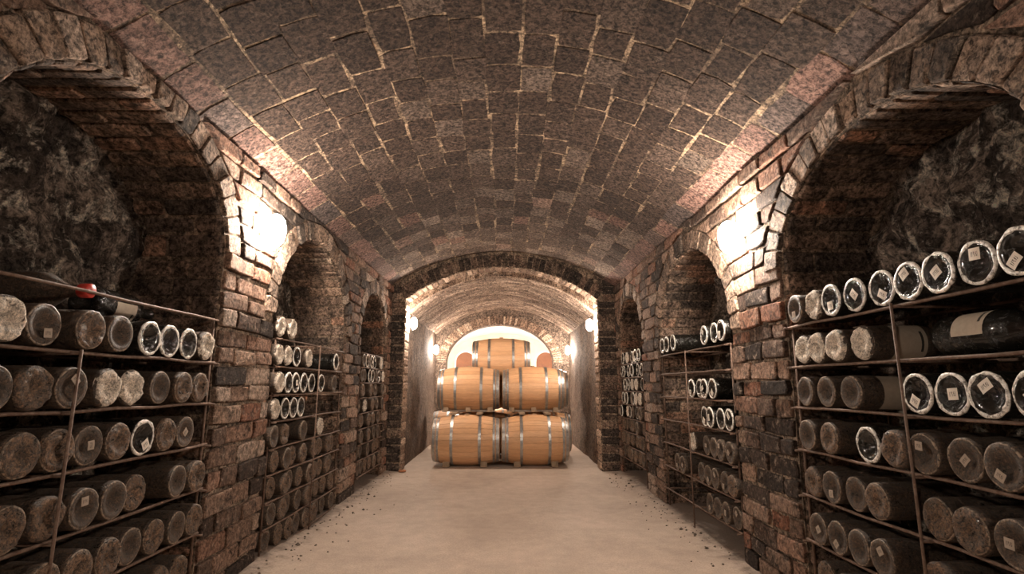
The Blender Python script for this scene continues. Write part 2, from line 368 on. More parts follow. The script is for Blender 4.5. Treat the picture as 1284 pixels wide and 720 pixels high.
# ---- main vault
def vault_fn(s, y, d):
    a = s/RV; wob = 0.012*noise.noise((s*1.7, y*1.3, 5.0)); r = RV-d+wob
    return Vector((XC+r*math.sin(a), y, ZC+r*math.cos(a)))
SA = AH*RV
v_, f_ = grid(lambda u, v: vault_fn(-SA-0.06+(2*SA+0.12)*u, Y0+(YE+0.02-Y0)*v, 0.0), 60, 180)
ceiling = struct('ceiling', mesh_of('ceiling', v_, f_), M['vault_mortar'], 'long barrel vault of sooty square blocks with pale mortar joints')
NCRS = 17; blocks = []; pinks = []; pales = []
cs = 2*SA/NCRS
for i in range(NCRS):
    s0 = -SA+i*cs; y = Y0+rnd.uniform(0, 0.2)
    far = False
    while y < YE-0.02:
        L = rnd.uniform(0.17, 0.26); 
        if i in (0, NCRS-1): L = rnd.uniform(0.22, 0.33)
        y1 = min(y+L, YE)
        if y1-y > 0.05:
            w0, w1 = [rnd.uniform(-0.010, 0.010) for _ in range(2)]
            pc = piece([(s0+w0, y), (s0+cs+w1, y), (s0+cs+w1, y1), (s0+w0, y1)], vault_fn, h=0.0025, gap=0.006, bev=0.003, hj=0.0035, jit=0.009, rough_edge=True)
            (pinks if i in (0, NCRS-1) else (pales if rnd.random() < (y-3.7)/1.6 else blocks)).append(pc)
        y = y1
lay(ceiling, 'vault_block', blocks, M['vault'], 270, 40)
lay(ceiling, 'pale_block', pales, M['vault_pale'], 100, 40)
lay(ceiling, 'springer_brick', pinks, M['vault_pink'], 60, 40)

# ---- side walls
def ell(n, th, t=0.0):
    yc, a, z0, b = n; return (yc+(a+t)*math.cos(th), z0+(b+t)*math.sin(th))
def halfwidth(n, z):
    yc, a, z0, b = n
    if z <= z0: return a
    q = (z-z0)/(b+TRING)
    return (a+TRING)*math.sqrt(1-q*q) if q < 1 else 0.0
def build_wall(side, X, sgn):
    """X wall plane; sgn = +1 when the passage lies towards +x"""
    ns = NICHES[side]
    def wfn(y, z, d):
        return Vector((X+sgn*(d+0.010*noise.noise((y*2.3, z*2.3, X*7))), y, z))
    # backing: face with the arch holes cut out, and the reveals of the niches
    mb = MB(); ys = sorted(set([Y0+i*(YE-Y0)/260 for i in range(261)]+[n[0]+s*n[1] for n in ns for s in (-1, 1)]))
    def low(y):
        for n in ns:
            if abs(y-n[0]) < n[1]-1e-6: return n[2]+n[3]*math.sqrt(max(0, 1-((y-n[0])/n[1])**2))
        return None
    for ya, yb in zip(ys, ys[1:]):
        lm = low((ya+yb)/2)
        if lm is None: za = zb = -0.02
        else:
            za, zb = [next(n[2]+n[3]*math.sqrt(max(0, 1-((y-n[0])/n[1])**2)) for n in ns if abs((ya+yb)/2-n[0]) < n[1]) for y in (ya, yb)]
        q = [wfn(ya, za, 0), wfn(yb, zb, 0), wfn(yb, SPRING+0.05, 0), wfn(ya, SPRING+0.05, 0)]
        mb.add(q, [(0, 1, 2, 3) if sgn > 0 else (3, 2, 1, 0)])
    for n in ns:
        prof = [(n[0]+n[1], -0.02), (n[0]+n[1], n[2])]+[ell(n, math.pi*k/40) for k in range(1, 40)]+[(n[0]-n[1], n[2]), (n[0]-n[1], -0.02)]
        for (ya, za), (yb, zb) in zip(prof, prof[1:]):
            xa, xb = X, X-sgn*(NDEPTH+0.05)
            q = [Vector((xa, ya, za)), Vector((xb, ya, za)), Vector((xb, yb, zb)), Vector((xa, yb, zb))]
            mb.add(q, [(0, 1, 2, 3) if sgn > 0 else (3, 2, 1, 0)])
    wall = struct('wall_'+side, mb.mesh('wall_'+side), M['pillar_mortar'], 'brick wall of pillars and arched niches on the %s side' % side)
    # coursed bricks
    bricks = []; z = 0.0; crs = 0
    while z < SPRING-0.03:
        hgt = rnd.uniform(0.072, 0.09)
        z1 = z+hgt
        if SPRING-z1 < 0.05: z1 = SPRING
        zm = (z+z1)/2
        top = z1 >= SPRING
        spans = []; lb = lt = Y0
        for n in ns:
            za, zb = (z, z1)
            if zm <= n[2]: w0 = w1 = n[1]
            else: w0, w1 = halfwidth(n, max(za, n[2]+1e-4)), halfwidth(n, zb)
            if w0 <= 0.005 and w1 <= 0.005: continue
            spans.append((lb, lt, n[0]-w0, n[0]-w1)); lb, lt = n[0]+w0, n[0]+w1
        spans.append((lb, lt, YE, YE))
        for (a0, a1, b0, b1) in spans:
            if (b0-a0)+(b1-a1) < 0.04: continue
            m0 = (a0+a1)/2; m1 = (b0+b1)/2; cuts = []
            y = m0+(rnd.uniform(0.10, 0.14) if crs % 2 else rnd.uniform(0.2, 0.26))
            while y < m1-0.07: cuts.append(y); y += rnd.uniform(0.15, 0.27)
            E0 = [(a0, a1)]+[(c, c) for c in cuts]+[(b0, b1)]
            for (p0, p1), (q0, q1) in zip(E0, E0[1:]):
                dz0, dz1 = [rnd.uniform(-.004, .004) for _ in range(2)]
                poly = [(p0, z+dz0), (q0, z+dz1), (q1, z1+dz1), (p1, z1+dz0)]
                if q0-p0 < 0.015: poly = [((p0+q0)/2, z), (q1, z1), (p1, z1)]
                elif q1-p1 < 0.015: poly = [(p0, z), (q0, z), ((p1+q1)/2, z1)]
                bricks.append(piece(poly, wfn, h=0.028 if top else 0.018, gap=0.013, bev=0.006, hj=0.012, jit=0.010, rough_edge=rnd.random() < 0.6))
        z = z1; crs += 1
    lay(wall, 'brick', bricks, M['pillar'], 296, 40)
    # rings of voussoirs and the linings of the niches
    vs = []; lin = []
    for n in ns:
        per = math.pi*(3*(n[1]+n[3])-math.sqrt((3*n[1]+n[3])*(n[1]+3*n[3])))/2; k = max(12, int(per/0.074))
        # even steps along the ellipse
        th = [i*math.pi/400 for i in range(401)]; acc = [0.0]
        for t0, t1 in zip(th, th[1:]): acc.append(acc[-1]+math.dist(ell(n, t0), ell(n, t1)))
        st = [np.interp(acc[-1]*i/k, acc, th) for i in range(k+1)]
        for t0, t1 in zip(st, st[1:]):
            tr = TRING-rnd.uniform(0, 0.012)
            zmax = SPRING-0.004
            po = [ell(n, t0), ell(n, t1), ell(n, t1, tr), ell(n, t0, tr)]
            po = [(a, min(b, zmax)) for a, b in po]
            vs.append(piece(po, wfn, h=0.018, gap=0.010, bev=0.006, hj=0.014, jit=0.005))
        prof = [(n[0]+n[1], 0.0)]
        zz = 0.0
        while zz < n[2]-0.05: zz += rnd.uniform(0.074, 0.088); prof.append((n[0]+n[1], min(zz, n[2])))
        arch = [ell(n, t) for t in st[1:]]
        left = [(2*n[0]-a, b) for a, b in prof][::-1]
        full = prof+arch[:-1]+left
        # piecewise map along the profile
        cum = [0.0]
        for p, q in zip(full, full[1:]): cum.append(cum[-1]+math.dist(p, q))
        def lfn(s, x, d, full=full, cum=cum, n=n):
            j = min(max(int(np.searchsorted(cum, s))-1, 0), len(cum)-2); L = max(cum[j+1]-cum[j], 1e-6); f = (s-cum[j])/L
            p, q = full[j], full[j+1]; y = p[0]+(q[0]-p[0])*f; zz = p[1]+(q[1]-p[1])*f
            ty, tz = (q[0]-p[0])/L, (q[1]-p[1])/L
            return Vector((x, y-tz*d, zz+ty*d))
        for j in range(len(full)-1):
            s0, s1 = cum[j], cum[j+1]
            if s1-s0 < 0.02: continue
            cut = X-sgn*(0.22 if j % 2 else 0.12)+rnd.uniform(-.02, .02); e = 1e-4
            for xa, xb in ((X-sgn*0.0, cut), (cut, X-sgn*NDEPTH)):
                lin.append(piece([(s0+e, xa), (s1-e, xa), (s1-e, xb), (s0+e, xb)], lfn, h=0.007, gap=0.012, bev=0.008, hj=0.008, jit=0.004))
    lay(wall, 'arch_brick', vs, M['voussoir'], 120, 25)
    lay(wall, 'niche_brick', lin, M['lining'], 200, 40)
    # rough rubble at the back of each niche
    for i, n in enumerate(ns):
        def bf(u, v, n=n):
            y = n[0]-n[1]-0.06+(2*n[1]+0.12)*u; z_ = -0.05+(n[2]+n[3]+0.12)*v
            d = 0.075*noise.fractal((y*3.4, z_*3.4, X*3), 0.75, 2.1, 6)+0.015
            return Vector((X-sgn*(NDEPTH+0.01-min(max(d, -0.02), 0.055)), y, z_))
        vv, ff = grid(bf, 80, 110, flip=(sgn < 0))
        b = link('rubble_backing', mesh_of('rubble_backing', vv, ff), M['niche_rock'], wall)
        b['label'] = 'dark rubble at the back of a niche'
    return wall
wall_left = build_wall('left', XL, 1)
wall_right = build_wall('right', XR, -1)

# ---- back wall with the arch to the barrel chamber
AX0, AX1, ASP, ACR, ATH = -1.035, 0.985, 1.735, 2.086, 0.24
axc = (AX0+AX1)/2; ahw = (AX1-AX0)/2; ar = (ahw**2+(ACR-ASP)**2)/(2*(ACR-ASP)); azc = ACR-ar; aah = math.asin(ahw/ar)
def arc1(a, t=0.0): return (axc+(ar+t)*math.sin(a), azc+(ar+t)*math.cos(a))
mb = MB()
prof = [(AX0, -0.02)]+[arc1(-aah+2*aah*k/40) for k in range(41)]+[(AX1, -0.02)]
for (xa, za), (xb, zb) in zip(prof, prof[1:]):
    q = [Vector((xa, YE, za)), Vector((xb, YE, zb)), Vector((xb, YE+ATH, zb)), Vector((xa, YE+ATH, za))]; mb.add(q, [(0, 3, 2, 1)])
for Yq, fl in ((YE, 0), (YE+ATH, 1)):
    for (xa, za), (xb, zb) in zip(prof[1:-1], prof[2:-1]):
        q = [Vector((xa, Yq, za)), Vector((xb, Yq, zb)), Vector((xb, Yq, 2.6)), Vector((xa, Yq, 2.6))]; mb.add(q, [(0, 1, 2, 3) if not fl else (3, 2, 1, 0)])
    for xa, xb in ((-1.6, AX0), (AX1, 1.6)):
        q = [Vector((xa, Yq, -0.02)), Vector((xb, Yq, -0.02)), Vector((xb, Yq, 2.6)), Vector((xa, Yq, 2.6))]; mb.add(q, [(0, 1, 2, 3) if not fl else (3, 2, 1, 0)])
wall_back = struct('wall_back', mb.mesh('wall_back'), M['pillar_mortar'], 'brick end wall pierced by a wide low arch to the barrel chamber')
def efn(x, z, d): return Vector((x, YE-d+0.006*noise.noise((x*3, z*3, 1)), z))
ring = []; k = 34; T1 = 0.145
for i in range(k):
    a0, a1 = -aah+2*aah*i/k, -aah+2*aah*(i+1)/k
    ring.append(piece([arc1(a0), arc1(a1), arc1(a1, T1), arc1(a0, T1)], efn, h=0.004, gap=0.014, bev=0.004, hj=0.006))
eb = []
z = 0.0; crs = 0
while z < ASP+0.3:
    z1 = z+rnd.uniform(0.07, 0.088)
    for xa, xb in ((XL-0.03, AX0), (AX1, XR+0.03)):
        if z > ASP-0.02:
            sx = AX0-0.0 if xa < 0 else AX1
            if xa < 0: xb = AX0-0.05
            else: xa = AX1+0.05
        if xb-xa > 0.06: eb.append(piece([(xa, z), (xb, z), (xb, z1), (xa, z1)], efn, h=0.012, gap=0.012, hj=0.012))
    z = z1
lay(wall_back, 'arch_brick', ring, M['endwall'], 60, 10)
lay(wall_back, 'brick', eb, M['endwall'], 100, 30)
# reveal of that arch
rev = []
def rfn(s, y, d):
    return Vector((AX0+d if s < 0 else AX1-d, y, abs(s)))
for sd in (-1, 1):
    z = 0.001
    while z < ASP-0.05:
        z1 = z+rnd.uniform(0.072, 0.088)
        rev.append(piece([(sd*z, YE), (sd*z1, YE), (sd*z1, YE+ATH), (sd*z, YE+ATH)], rfn, h=0.008, gap=0.012)); z = z1
def sfn(a, y, d):
    p = arc1(a/ar, -d); return Vector((p[0], y, p[1]))
for i in range(k):
    a0, a1 = (-aah+2*aah*i/k)*ar, (-aah+2*aah*(i+1)/k)*ar
    rev.append(piece([(a0, YE), (a1, YE), (a1, YE+ATH), (a0, YE+ATH)], sfn, h=0.007, gap=0.012))
lay(wall_back, 'reveal_brick', rev, M['ring2'], 80, 20)

# ---- barrel chamber
BX0, BX1, BSP, BCR, BY0, BY1 = -1.06, 1.01, 1.63, 2.04, YE+ATH, 8.5
bxc = (BX0+BX1)/2; bhw = (BX1-BX0)/2; br = (bhw**2+(BCR-BSP)**2)/(2*(BCR-BSP)); bzc = BCR-br; bah = math.asin(bhw/br)
def bv(s, y, d):
    a = s/br; r = br-d; return Vector((bxc+r*math.sin(a), y, bzc+r*math.cos(a)))
vv, ff = grid(lambda u, v: bv((-1.03+2.06*u)*bah*br, BY0+(BY1-BY0)*v, 0), 40, 8)
ceil2 = struct('ceiling_chamber', mesh_of('ceiling_chamber', vv, ff), M['pillar_mortar'], 'low vault of thin bricks over the barrel chamber')
mb = MB()
for i in range(40):
    xa, xb = [AX0+(AX1-AX0)*q/40 for q in (i, i+1)]
    q = []
    for x in (xa, xb):
        zlo = bzc+math.sqrt(br*br-(x-bxc)**2); zhi = azc+math.sqrt(max(ar*ar-(x-axc)**2, 0)); q.append((x, zlo, max(zhi, zlo)))
    mb.add([Vector((q[0][0], BY0+0.004, q[0][1]-0.01)), Vector((q[1][0], BY0+0.004, q[1][1]-0.01)), Vector((q[1][0], BY0+0.004, q[1][2]+0.02)), Vector((q[0][0], BY0+0.004, q[0][2]+0.02))], [(0, 1, 2, 3)])
link('arch_fill', mb.mesh('arch_fill'), M['ring2'], ceil2)
tb = []; y = BY0
while y < BY1-0.03:
    y1 = y+rnd.uniform(0.055, 0.07); s = -bah*br-rnd.uniform(0, 0.2)
    while s < bah*br:
        s1 = s+rnd.uniform(0.18, 0.28)
        a, b = max(s, -bah*br), min(s1, bah*br)
        if b-a > 0.04: tb.append(piece([(a, y), (b, y), (b, min(y1, BY1)), (a, min(y1, BY1))], bv, h=0.008, gap=0.010, bev=0.006))
        s = s1
    y = y1
lay(ceil2, 'brick', tb, M['thin_vault'], 200, 42)
for side, X, sg in (('chamber_left', BX0, 1), ('chamber_right', BX1, -1)):
    def pf(u, v, X=X, sg=sg):
        y = BY0+(BY1-BY0)*u; z = -0.02+(BSP+0.04)*v
        return Vector((X+sg*0.012*noise.fractal((y*2, z*2, X), 0.9, 2, 4), y, z))
    vv, ff = grid(pf, 60, 40, flip=(sg < 0))
    struct('wall_'+side, mesh_of('wall_'+side, vv, ff), M['stain_plaster'], 'stained rough plaster wall of the barrel chamber')
# inner arch to the white room
CX0, CX1, CSP, CCR, CTH = -0.90, 0.765, 1.19, 1.785, 0.22
cxc = (CX0+CX1)/2; chw = (CX1-CX0)/2
def arc2(a, t=0.0): return (cxc-(chw+t)*math.cos(a), CSP+(CCR-CSP+t)*math.sin(a))
mb = MB(); prof = [(CX0, -0.02)]+[arc2(math.pi*k/36) for k in range(37)]+[(CX1, -0.02)]
for (xa, za), (xb, zb) in zip(prof, prof[1:]):
    mb.add([Vector((xa, BY1, za)), Vector((xb, BY1, zb)), Vector((xb, BY1+CTH, zb)), Vector((xa, BY1+CTH, za))], [(0, 3, 2, 1)])
for Yq, fl in ((BY1, 0), (BY1+CTH, 1)):
    for (xa, za), (xb, zb) in zip(prof[1:-1], prof[2:-1]):
        if xb-xa < 1e-5: continue
        mb.add([Vector((xa, Yq, za)), Vector((xb, Yq, zb)), Vector((xb, Yq, 2.4)), Vector((xa, Yq, 2.4))], [(0, 1, 2, 3) if not fl else (3, 2, 1, 0)])
    for xa, xb in ((-1.5, CX0), (CX1, 1.5)):
        mb.add([Vector((xa, Yq, -0.02)), Vector((xb, Yq, -0.02)), Vector((xb, Yq, 2.4)), Vector((xa, Yq, 2.4))], [(0, 1, 2, 3) if not fl else (3, 2, 1, 0)])
wall_inner = struct('wall_chamber_back', mb.mesh('wall_chamber_back'), M['stain_plaster'], 'wall behind the barrels with an arch to the white room')
def e2(x, z, d): return Vector((x, BY1-d, z))
ring = []; k = 60
for i in range(k):
    a0, a1 = math.pi*i/k, math.pi*(i+1)/k
    ring.append(piece([arc2(a0), arc2(a1), arc2(a1, 0.15), arc2(a0, 0.15)], e2, h=0.008, gap=0.016, bev=0.004))
lay(wall_inner, 'arch_brick', ring, M['ring2'], 60, 30)
# ---- white room beyond
WX0, WX1, WY0, WY1, WSP, WCR = -1.14, 1.06, BY1+CTH, 10.4, 1.18, 1.83
wxc = (WX0+WX1)/2; whw = (WX1-WX0)/2
def wv(u, v):
    a = math.pi*u; return Vector((wxc-whw*math.cos(a), WY0+(WY1-WY0)*v, WSP+(WCR-WSP)*math.sin(a)))
vv, ff = grid(wv, 40, 6, flip=True)
struct('ceiling_white_room', mesh_of('ceiling_white_room', vv, ff), M['white_plaster'], 'bright white plaster vault behind the barrels')
for side, X, sg in (('white_room_left', WX0, 1), ('white_room_right', WX1, -1)):
    vv, ff = grid(lambda u, v: Vector((X, WY0+(WY1-WY0)*u, -0.02+(WSP+0.02)*v)), 4, 4, flip=(sg < 0))
    struct('wall_'+side, mesh_of('wall_'+side, vv, ff), M['cream_plaster'], 'cream plaster side wall of the white room')
mb = MB(); mb.box((-1.5, WY1, -0.02), (1.5, WY1+0.06, 2.2))
wr = struct('wall_white_room_back', mb.mesh('w'), M['cream_plaster'], 'cream plaster back wall with a row of blind arches')
for cx in (-0.73, -0.22, 0.29, 0.79):
    hw = 0.195; base = 0.6; sp = 1.29
    pts = [(cx-hw, base)]+[(cx-hw*math.cos(math.pi*k/16), sp+hw*math.sin(math.pi*k/16)) for k in range(17)]+[(cx+hw, base)]
    n = len(pts); V = [Vector((x, WY1-0.012, z)) for x, z in pts]+[Vector((x, WY1+0.01, z)) for x, z in pts]
    F = [tuple(range(n))[::-1] if False else tuple(range(n))]+[(i, i+n, (i+1) % n+n, (i+1) % n) for i in range(n)]
    link('blind_arch', mesh_of('blind_arch', V, F, False), M['terracotta'], wr)['label'] = 'terracotta coloured blind arch'
    m2 = MB()
    m2.tube([(x, WY1-0.012, z) for x, z in pts], 0.018, 6)
    link('arch_trim', m2.mesh('arch_trim', True), M['white_plaster'], wr)
# ---- the passage behind the photographer is closed too
mb = MB(); mb.box((-1.6, Y0-0.1, -0.02), (1.6, Y0, 2.6))
struct('wall_front', mb.mesh('wall_front'), M['pillar'], 'sooty brick wall closing the passage behind the photographer')

# ================================================================ LAMPS
def wall_lamp(X, y, z, sgn, mat, label, s=1.0):
    """bulkhead lamp: round plate on the wall and an oval glass"""
    o = empty('wall_lamp', (X, y, z), label, 'lamp', 'wall lamps of the cellar')
    m = MB(); m.tube([(0, 0, 0), (sgn*0.012*s, 0, 0), (sgn*0.03*s, 0, 0)], [0.030*s, 0.030*s, 0.020*s], 16)
    link('base_plate', m.mesh('base_plate'), M['fixture'], o)
    m = MB(); pr = [(0.082, 0.006), (0.074, 0.022), (0.05, 0.040), (0.0, 0.049), (-0.05, 0.040), (-0.074, 0.022), (-0.082, 0.006)]
    m.tube([(sgn*0.065*s, 0, a*s) for a, b in pr], [b*s for a, b in pr], 12)
    link('lamp_glass', m.mesh('lamp_glass', True), mat, o)['label'] = 'glowing oval glass'
    return o
wall_lamp(XL+0.018, 2.55, 1.58, 1, M['lit'], 'glowing lamp on the pillar between cobwebbed and dust-choked racks')
wall_lamp(XR-0.018, 2.555, 1.555, -1, M['lit'], 'glowing lamp on the pillar between tagged-bottle and half-empty racks')
wall_lamp(AX0+0.012, 5.81, 1.50, 1, M['lit2'], 'glowing lamp just inside the chamber arch, near the narrow grimy rack', 0.8)
wall_lamp(AX1-0.012, 5.82, 1.485, -1, M['lit2'], 'glowing lamp just inside the chamber arch, near the narrow packed rack', 0.8)
wall_lamp(BX0+0.012, 8.0, 1.36, 1, M['lit2'], 'glowing lamp by the inner brick arch, on the narrow grimy rack side', 0.8)
wall_lamp(BX1-0.012, 8.1, 1.36, -1, M['lit2'], 'glowing lamp by the inner brick arch, on the narrow packed rack side', 0.8)
wall_lamp(WX0+0.002, 9.1, 1.25, 1, M['lit3'], 'glowing lamp on the cream wall of the white room')
wall_lamp(WX1-0.002, 9.1, 1.25, -1, M['lit3'], 'glowing lamp on the cream wall of the white room')
wall_lamp(XL+0.035, -1.2, 1.58, 1, M['lit_fill'], 'added fill lamp on the brick wall near the closed end of the passage')  # unseen pair added as fill light for jambs and near bottles
wall_lamp(XR-0.035, -1.2, 1.58, -1, M['lit_fill'], 'added fill lamp on the brick wall near the closed end of the passage')

# ================================================================ BARRELS
BL, BRAD, HRAD = 0.71, 0.263, 0.217
def brad(x): q = x/(BL/2); return HRAD+(BRAD-HRAD)*(1-abs(q)**2.0)
def barrel_meshes():
    ns = 26; body = MB()
    xs = [-BL/2+BL*i/14 for i in range(15)]
    for k in range(ns):                       # every stave with its own edges, joined in one shell
        a0, a1 = 2*math.pi*k/ns, 2*math.pi*(k+1)/ns; g = 0.003
        sub = [a0+g, a0+g*3.0, (a0+a1)/2, a1-g*3.0, a1-g]; V = []; dr = rnd.uniform(-0.0012, 0.0012)
        for x in xs:
            for j, a in enumerate(sub):
                r = brad(x)+dr-(0.0015 if j in (0, 4) else 0)
                V.append(Vector((x, r*math.sin(a), r*math.cos(a))))
            for a in (a1-g, a0+g):
                r = brad(x)-0.022; V.append(Vector((x, r*math.sin(a), r*math.cos(a))))
        F = []; w_ = 7
        for i in range(len(xs)-1):
            for j in range(w_): F.append((i*w_+j, (i+1)*w_+j, (i+1)*w_+(j+1) % w_, i*w_+(j+1) % w_))
        F.append(tuple(range(w_))); F.append(tuple((len(xs)-1)*w_+j for j in range(w_))[::-1])
        body.add(V, F)
    me = body.mesh('staves', False)
    hv, hf = lathe_x([(-0.009, HRAD-0.016), (0.009, HRAD-0.016)], 28); head = mesh_of('head', hv, hf, False)
    hoops = []
    for x0, wd in ((-0.334, 0.032), (-0.296, 0.024), (-0.147, 0.03), (0.147, 0.03), (0.296, 0.024), (0.334, 0.032)):
        p = []
        for x, d in ((x0-wd/2, 0.0), (x0-wd/2, 0.0045), (x0, 0.0045), (x0+wd/2, 0.0045), (x0+wd/2, 0.0)): p.append((x, brad(x)+d))
        vv, ff = lathe_x(p, 48, closed_ends=False); hoops.append(mesh_of('hoop', vv, ff, False))
    m = MB(); m.tube([(0, 0, BRAD-0.006), (0, 0, BRAD+0.010)], [0.026, 0.023], 12); bung = m.mesh('bung')
    return me, head, hoops, bung
BM = barrel_meshes()
def barrel(x, y, z, rot, label, group=None):
    o = empty('wine_barrel', (x, y, z), label, 'barrel', group or 'oak barrels stacked in the chamber')
    c = []
    c.append(link('staves', BM[0], M['oak'], o))
    for sx in (-1, 1): h = link('head', BM[1], M['oak'], o, (sx*(BL/2-0.03), 0, 0)); c.append(h)
    for hm in BM[2]:
        h = link('hoop', hm, M['galv'], o); h['label'] = 'galvanised steel hoop'; c.append(h)
        x0 = sum(v.co.x for v in hm.vertices)/len(hm.vertices); r0 = brad(x0)+0.0045
        for k in (-1, 1):
            a = -1.25-rot+k*0.035; m = MB(); d = Vector((0, math.sin(a), math.cos(a)))
            m.tube([Vector((x0, 0, 0))+d*(r0-0.001), Vector((x0, 0, 0))+d*(r0+0.003)], [0.006, 0.004], 8); link('rivet', m.mesh('rivet'), M['galv'], h)
    link('bung', BM[3], M['bearer'], o)
    o.rotation_euler = (rot, 0, 0); return o
ZB1, ZB2, ZB3 = 0.268, 0.80, 1.165
YB1, YB2, YB3, YB1b, YB2b, YB1c = 6.06, 6.48, 6.83, 6.90, 7.20, 7.60
XCB = -0.035
barrel(XCB-0.366, YB1, ZB1, 0.05, 'bottom oak barrel on floor bearers, toward the narrow grimy rack')
barrel(XCB+0.366, YB1, ZB1, -0.07, 'bottom oak barrel on floor bearers, toward the narrow packed rack')
barrel(XCB-0.372, YB2, ZB2, -0.1, 'second-tier oak barrel on a timber rail, toward the narrow grimy rack')
barrel(XCB+0.372, YB2, ZB2, 0.08, 'second-tier oak barrel on a timber rail, toward the narrow packed rack')
barrel(XCB+0.0, YB3, ZB3, 0.0, 'single oak barrel on top of the stack below the inner arch')
for s in (-1, 1):
    barrel(XCB+0.13+s*0.366, YB1b, ZB1, 0.6+s*0.1, 'oak barrel behind the front floor pair, toward the narrow %s rack' % ('grimy' if s < 0 else 'packed'), 'barrels of the rear row')
    barrel(XCB+0.13+s*0.372, YB2b, ZB2, 0.3+s*0.1, 'second-tier oak barrel behind the top barrel, toward the narrow %s rack' % ('grimy' if s < 0 else 'packed'), 'barrels of the rear row')
for s in (-1, 1): barrel(XCB-0.2+s*0.366, YB1c, ZB1, 0.4+s*0.1, 'rearmost floor-tier oak barrel under the inner arch, toward the narrow %s rack' % ('grimy' if s < 0 else 'packed'), 'barrels of the rear row')
# bearers under the floor tier: timbers running front to back, with chocks
for x in (-0.57, -0.175, 0.175, 0.57):
    o = empty('timber_bearer', (XCB+x, 6.5, 0), 'timber batten with chocks under the bottom barrels', 'timber', 'timber bearers under the barrels')
    m = MB(); m.box((-0.035, -0.60, 0.004), (0.035, 1.30, 0.0185)); link('batten', m.mesh('batten'), M['bearer'], o)
    zt = ZB1-brad(abs(abs(x)-0.366))
    for yb in (YB1, YB1b, YB1c):
        for s in (-1, 1):
            m = MB(); yy = yb-6.5
            r_ = brad(abs(abs(x)-0.366)); za = ZB1-math.sqrt(r_*r_-0.14**2)-0.003; zc_ = ZB1-math.sqrt(r_*r_-0.05**2)-0.003
            V = [Vector((dx, yy+s*d, zz)) for dx in (-0.035, 0.035) for d, zz in ((0.05, 0.0185), (0.14, 0.0185), (0.14, za), (0.05, max(zc_, 0.021)))]
            m.add(V, [(0, 1, 2, 3), (7, 6, 5, 4), (0, 4, 5, 1), (1, 5, 6, 2), (2, 6, 7, 3), (3, 7, 4, 0)])
            link('chock', m.mesh('chock'), M['bearer'], o)
# racks carrying the second tier
for s in (-1, 1):
    o = empty('barrel_rack', (XCB+s*0.372, YB2, 0.48), 'pale timber rack under second-tier barrel, toward the narrow %s rack' % ('grimy' if s < 0 else 'packed'), 'rack', 'barrel racks')
    for dy in (-0.12, 0.12):
        zt = ZB2-math.sqrt(0.257**2-0.12**2)-0.48
        m = MB(); m.box((-0.30, dy-0.018, zt-0.024), (0.30, dy+0.018, zt-0.003)); link('rail', m.mesh('rail'), M['pale_wood'], o)
        for bx in (-0.25, 0.0, 0.25):
            m = MB(); w0 = zt-0.003
            V = [Vector((bx+q, dy+math.copysign(d, dy), z)) for q in (-0.028, 0.028) for d, z in ((0.0, w0), (0.045, w0-0.02), (0.075, w0-0.02), (0.075, w0+0.03), (0.045, w0+0.014))]
            m.add(V, [(0, 1, 2, 3, 4), (9, 8, 7, 6, 5), (0, 5, 6, 1), (1, 6, 7, 2), (2, 7, 8, 3), (3, 8, 9, 4), (4, 9, 5, 0)])
            link('wedge', m.mesh('wedge'), M['bearer'], o)
    for dy in (YB2b-YB2-0.12, YB2b-YB2+0.12):
        m = MB(); m.box((-0.30, dy-0.018, zt-0.024), (0.30, dy+0.018, zt-0.003)); link('rail', m.mesh('rail'), M['pale_wood'], o)
    for bx in (-0.14, 0.14):
        m = MB(); zr = ZB1+BRAD-0.48; m.box((bx-0.03, YB1-YB2-0.07, zr+0.001), (bx+0.03, YB1c-YB2+0.05, zt-0.024)); link('runner', m.mesh('runner'), M['bearer'], o)

# ================================================================ BOTTLES
BR_, BLEN = 0.056, 0.335
def bottle_profile():
    p = [(0.020, 0.002), (0.018, 0.014), (0.008, 0.026), (0.003, 0.034), (0.000, 0.044), (0.001, 0.051), (0.006, 0.0555), (0.015, BR_), (0.08, BR_), (0.19, BR_), (0.215, 0.052), (0.24, 0.038), (0.262, 0.023), (0.28, 0.0185), (0.315, 0.0175), (0.317, 0.020), (0.327, 0.020), (0.330, 0.016), (BLEN, 0.014)]
    return p
def mk_bottle(jit=0.0, seed=1, seg=20):
    r = random.Random(seed); v, f = lathe_x(bottle_profile(), seg)
    if jit:
        for q in v:
            rr = math.hypot(q.y, q.z)
            if rr > 0.04:
                k = 1+jit*noise.fractal((q.x*28+seed*9, q.y*28, q.z*28), 0.8, 2, 3); q.y *= k; q.z *= k
                q.x += jit*0.05*noise.noise((q.y*50, q.z*50, seed*3.0))
    return mesh_of('bottle_glass', v, f)
def mk_rim(seed, wid=0.0062):
    """uneven ring of dust and glass at the edge of the base"""
    r = random.Random(seed); seg, sec = 28, 6; v = []; f = []
    for k in range(seg):
        a = 2*math.pi*k/seg; w_ = wid*(1+0.55*noise.noise((math.cos(a)*2.2, math.sin(a)*2.2, seed*4.7)))*r.uniform(0.85, 1.15); rc = 0.0505*(1+0.015*noise.noise((math.cos(a)*3, math.sin(a)*3, seed*2.0)))
        for j in range(sec):
            b = 2*math.pi*j/sec; v.append(Vector((0.003-math.cos(b)*w_*0.62, (rc+math.sin(b)*w_)*math.cos(a), (rc+math.sin(b)*w_)*math.sin(a))))
    for k in range(seg):
        for j in range(sec):
            f.append((k*sec+j, k*sec+(j+1) % sec, ((k+1) % seg)*sec+(j+1) % sec, ((k+1) % seg)*sec+j))
    return mesh_of('base_rim', v, f)
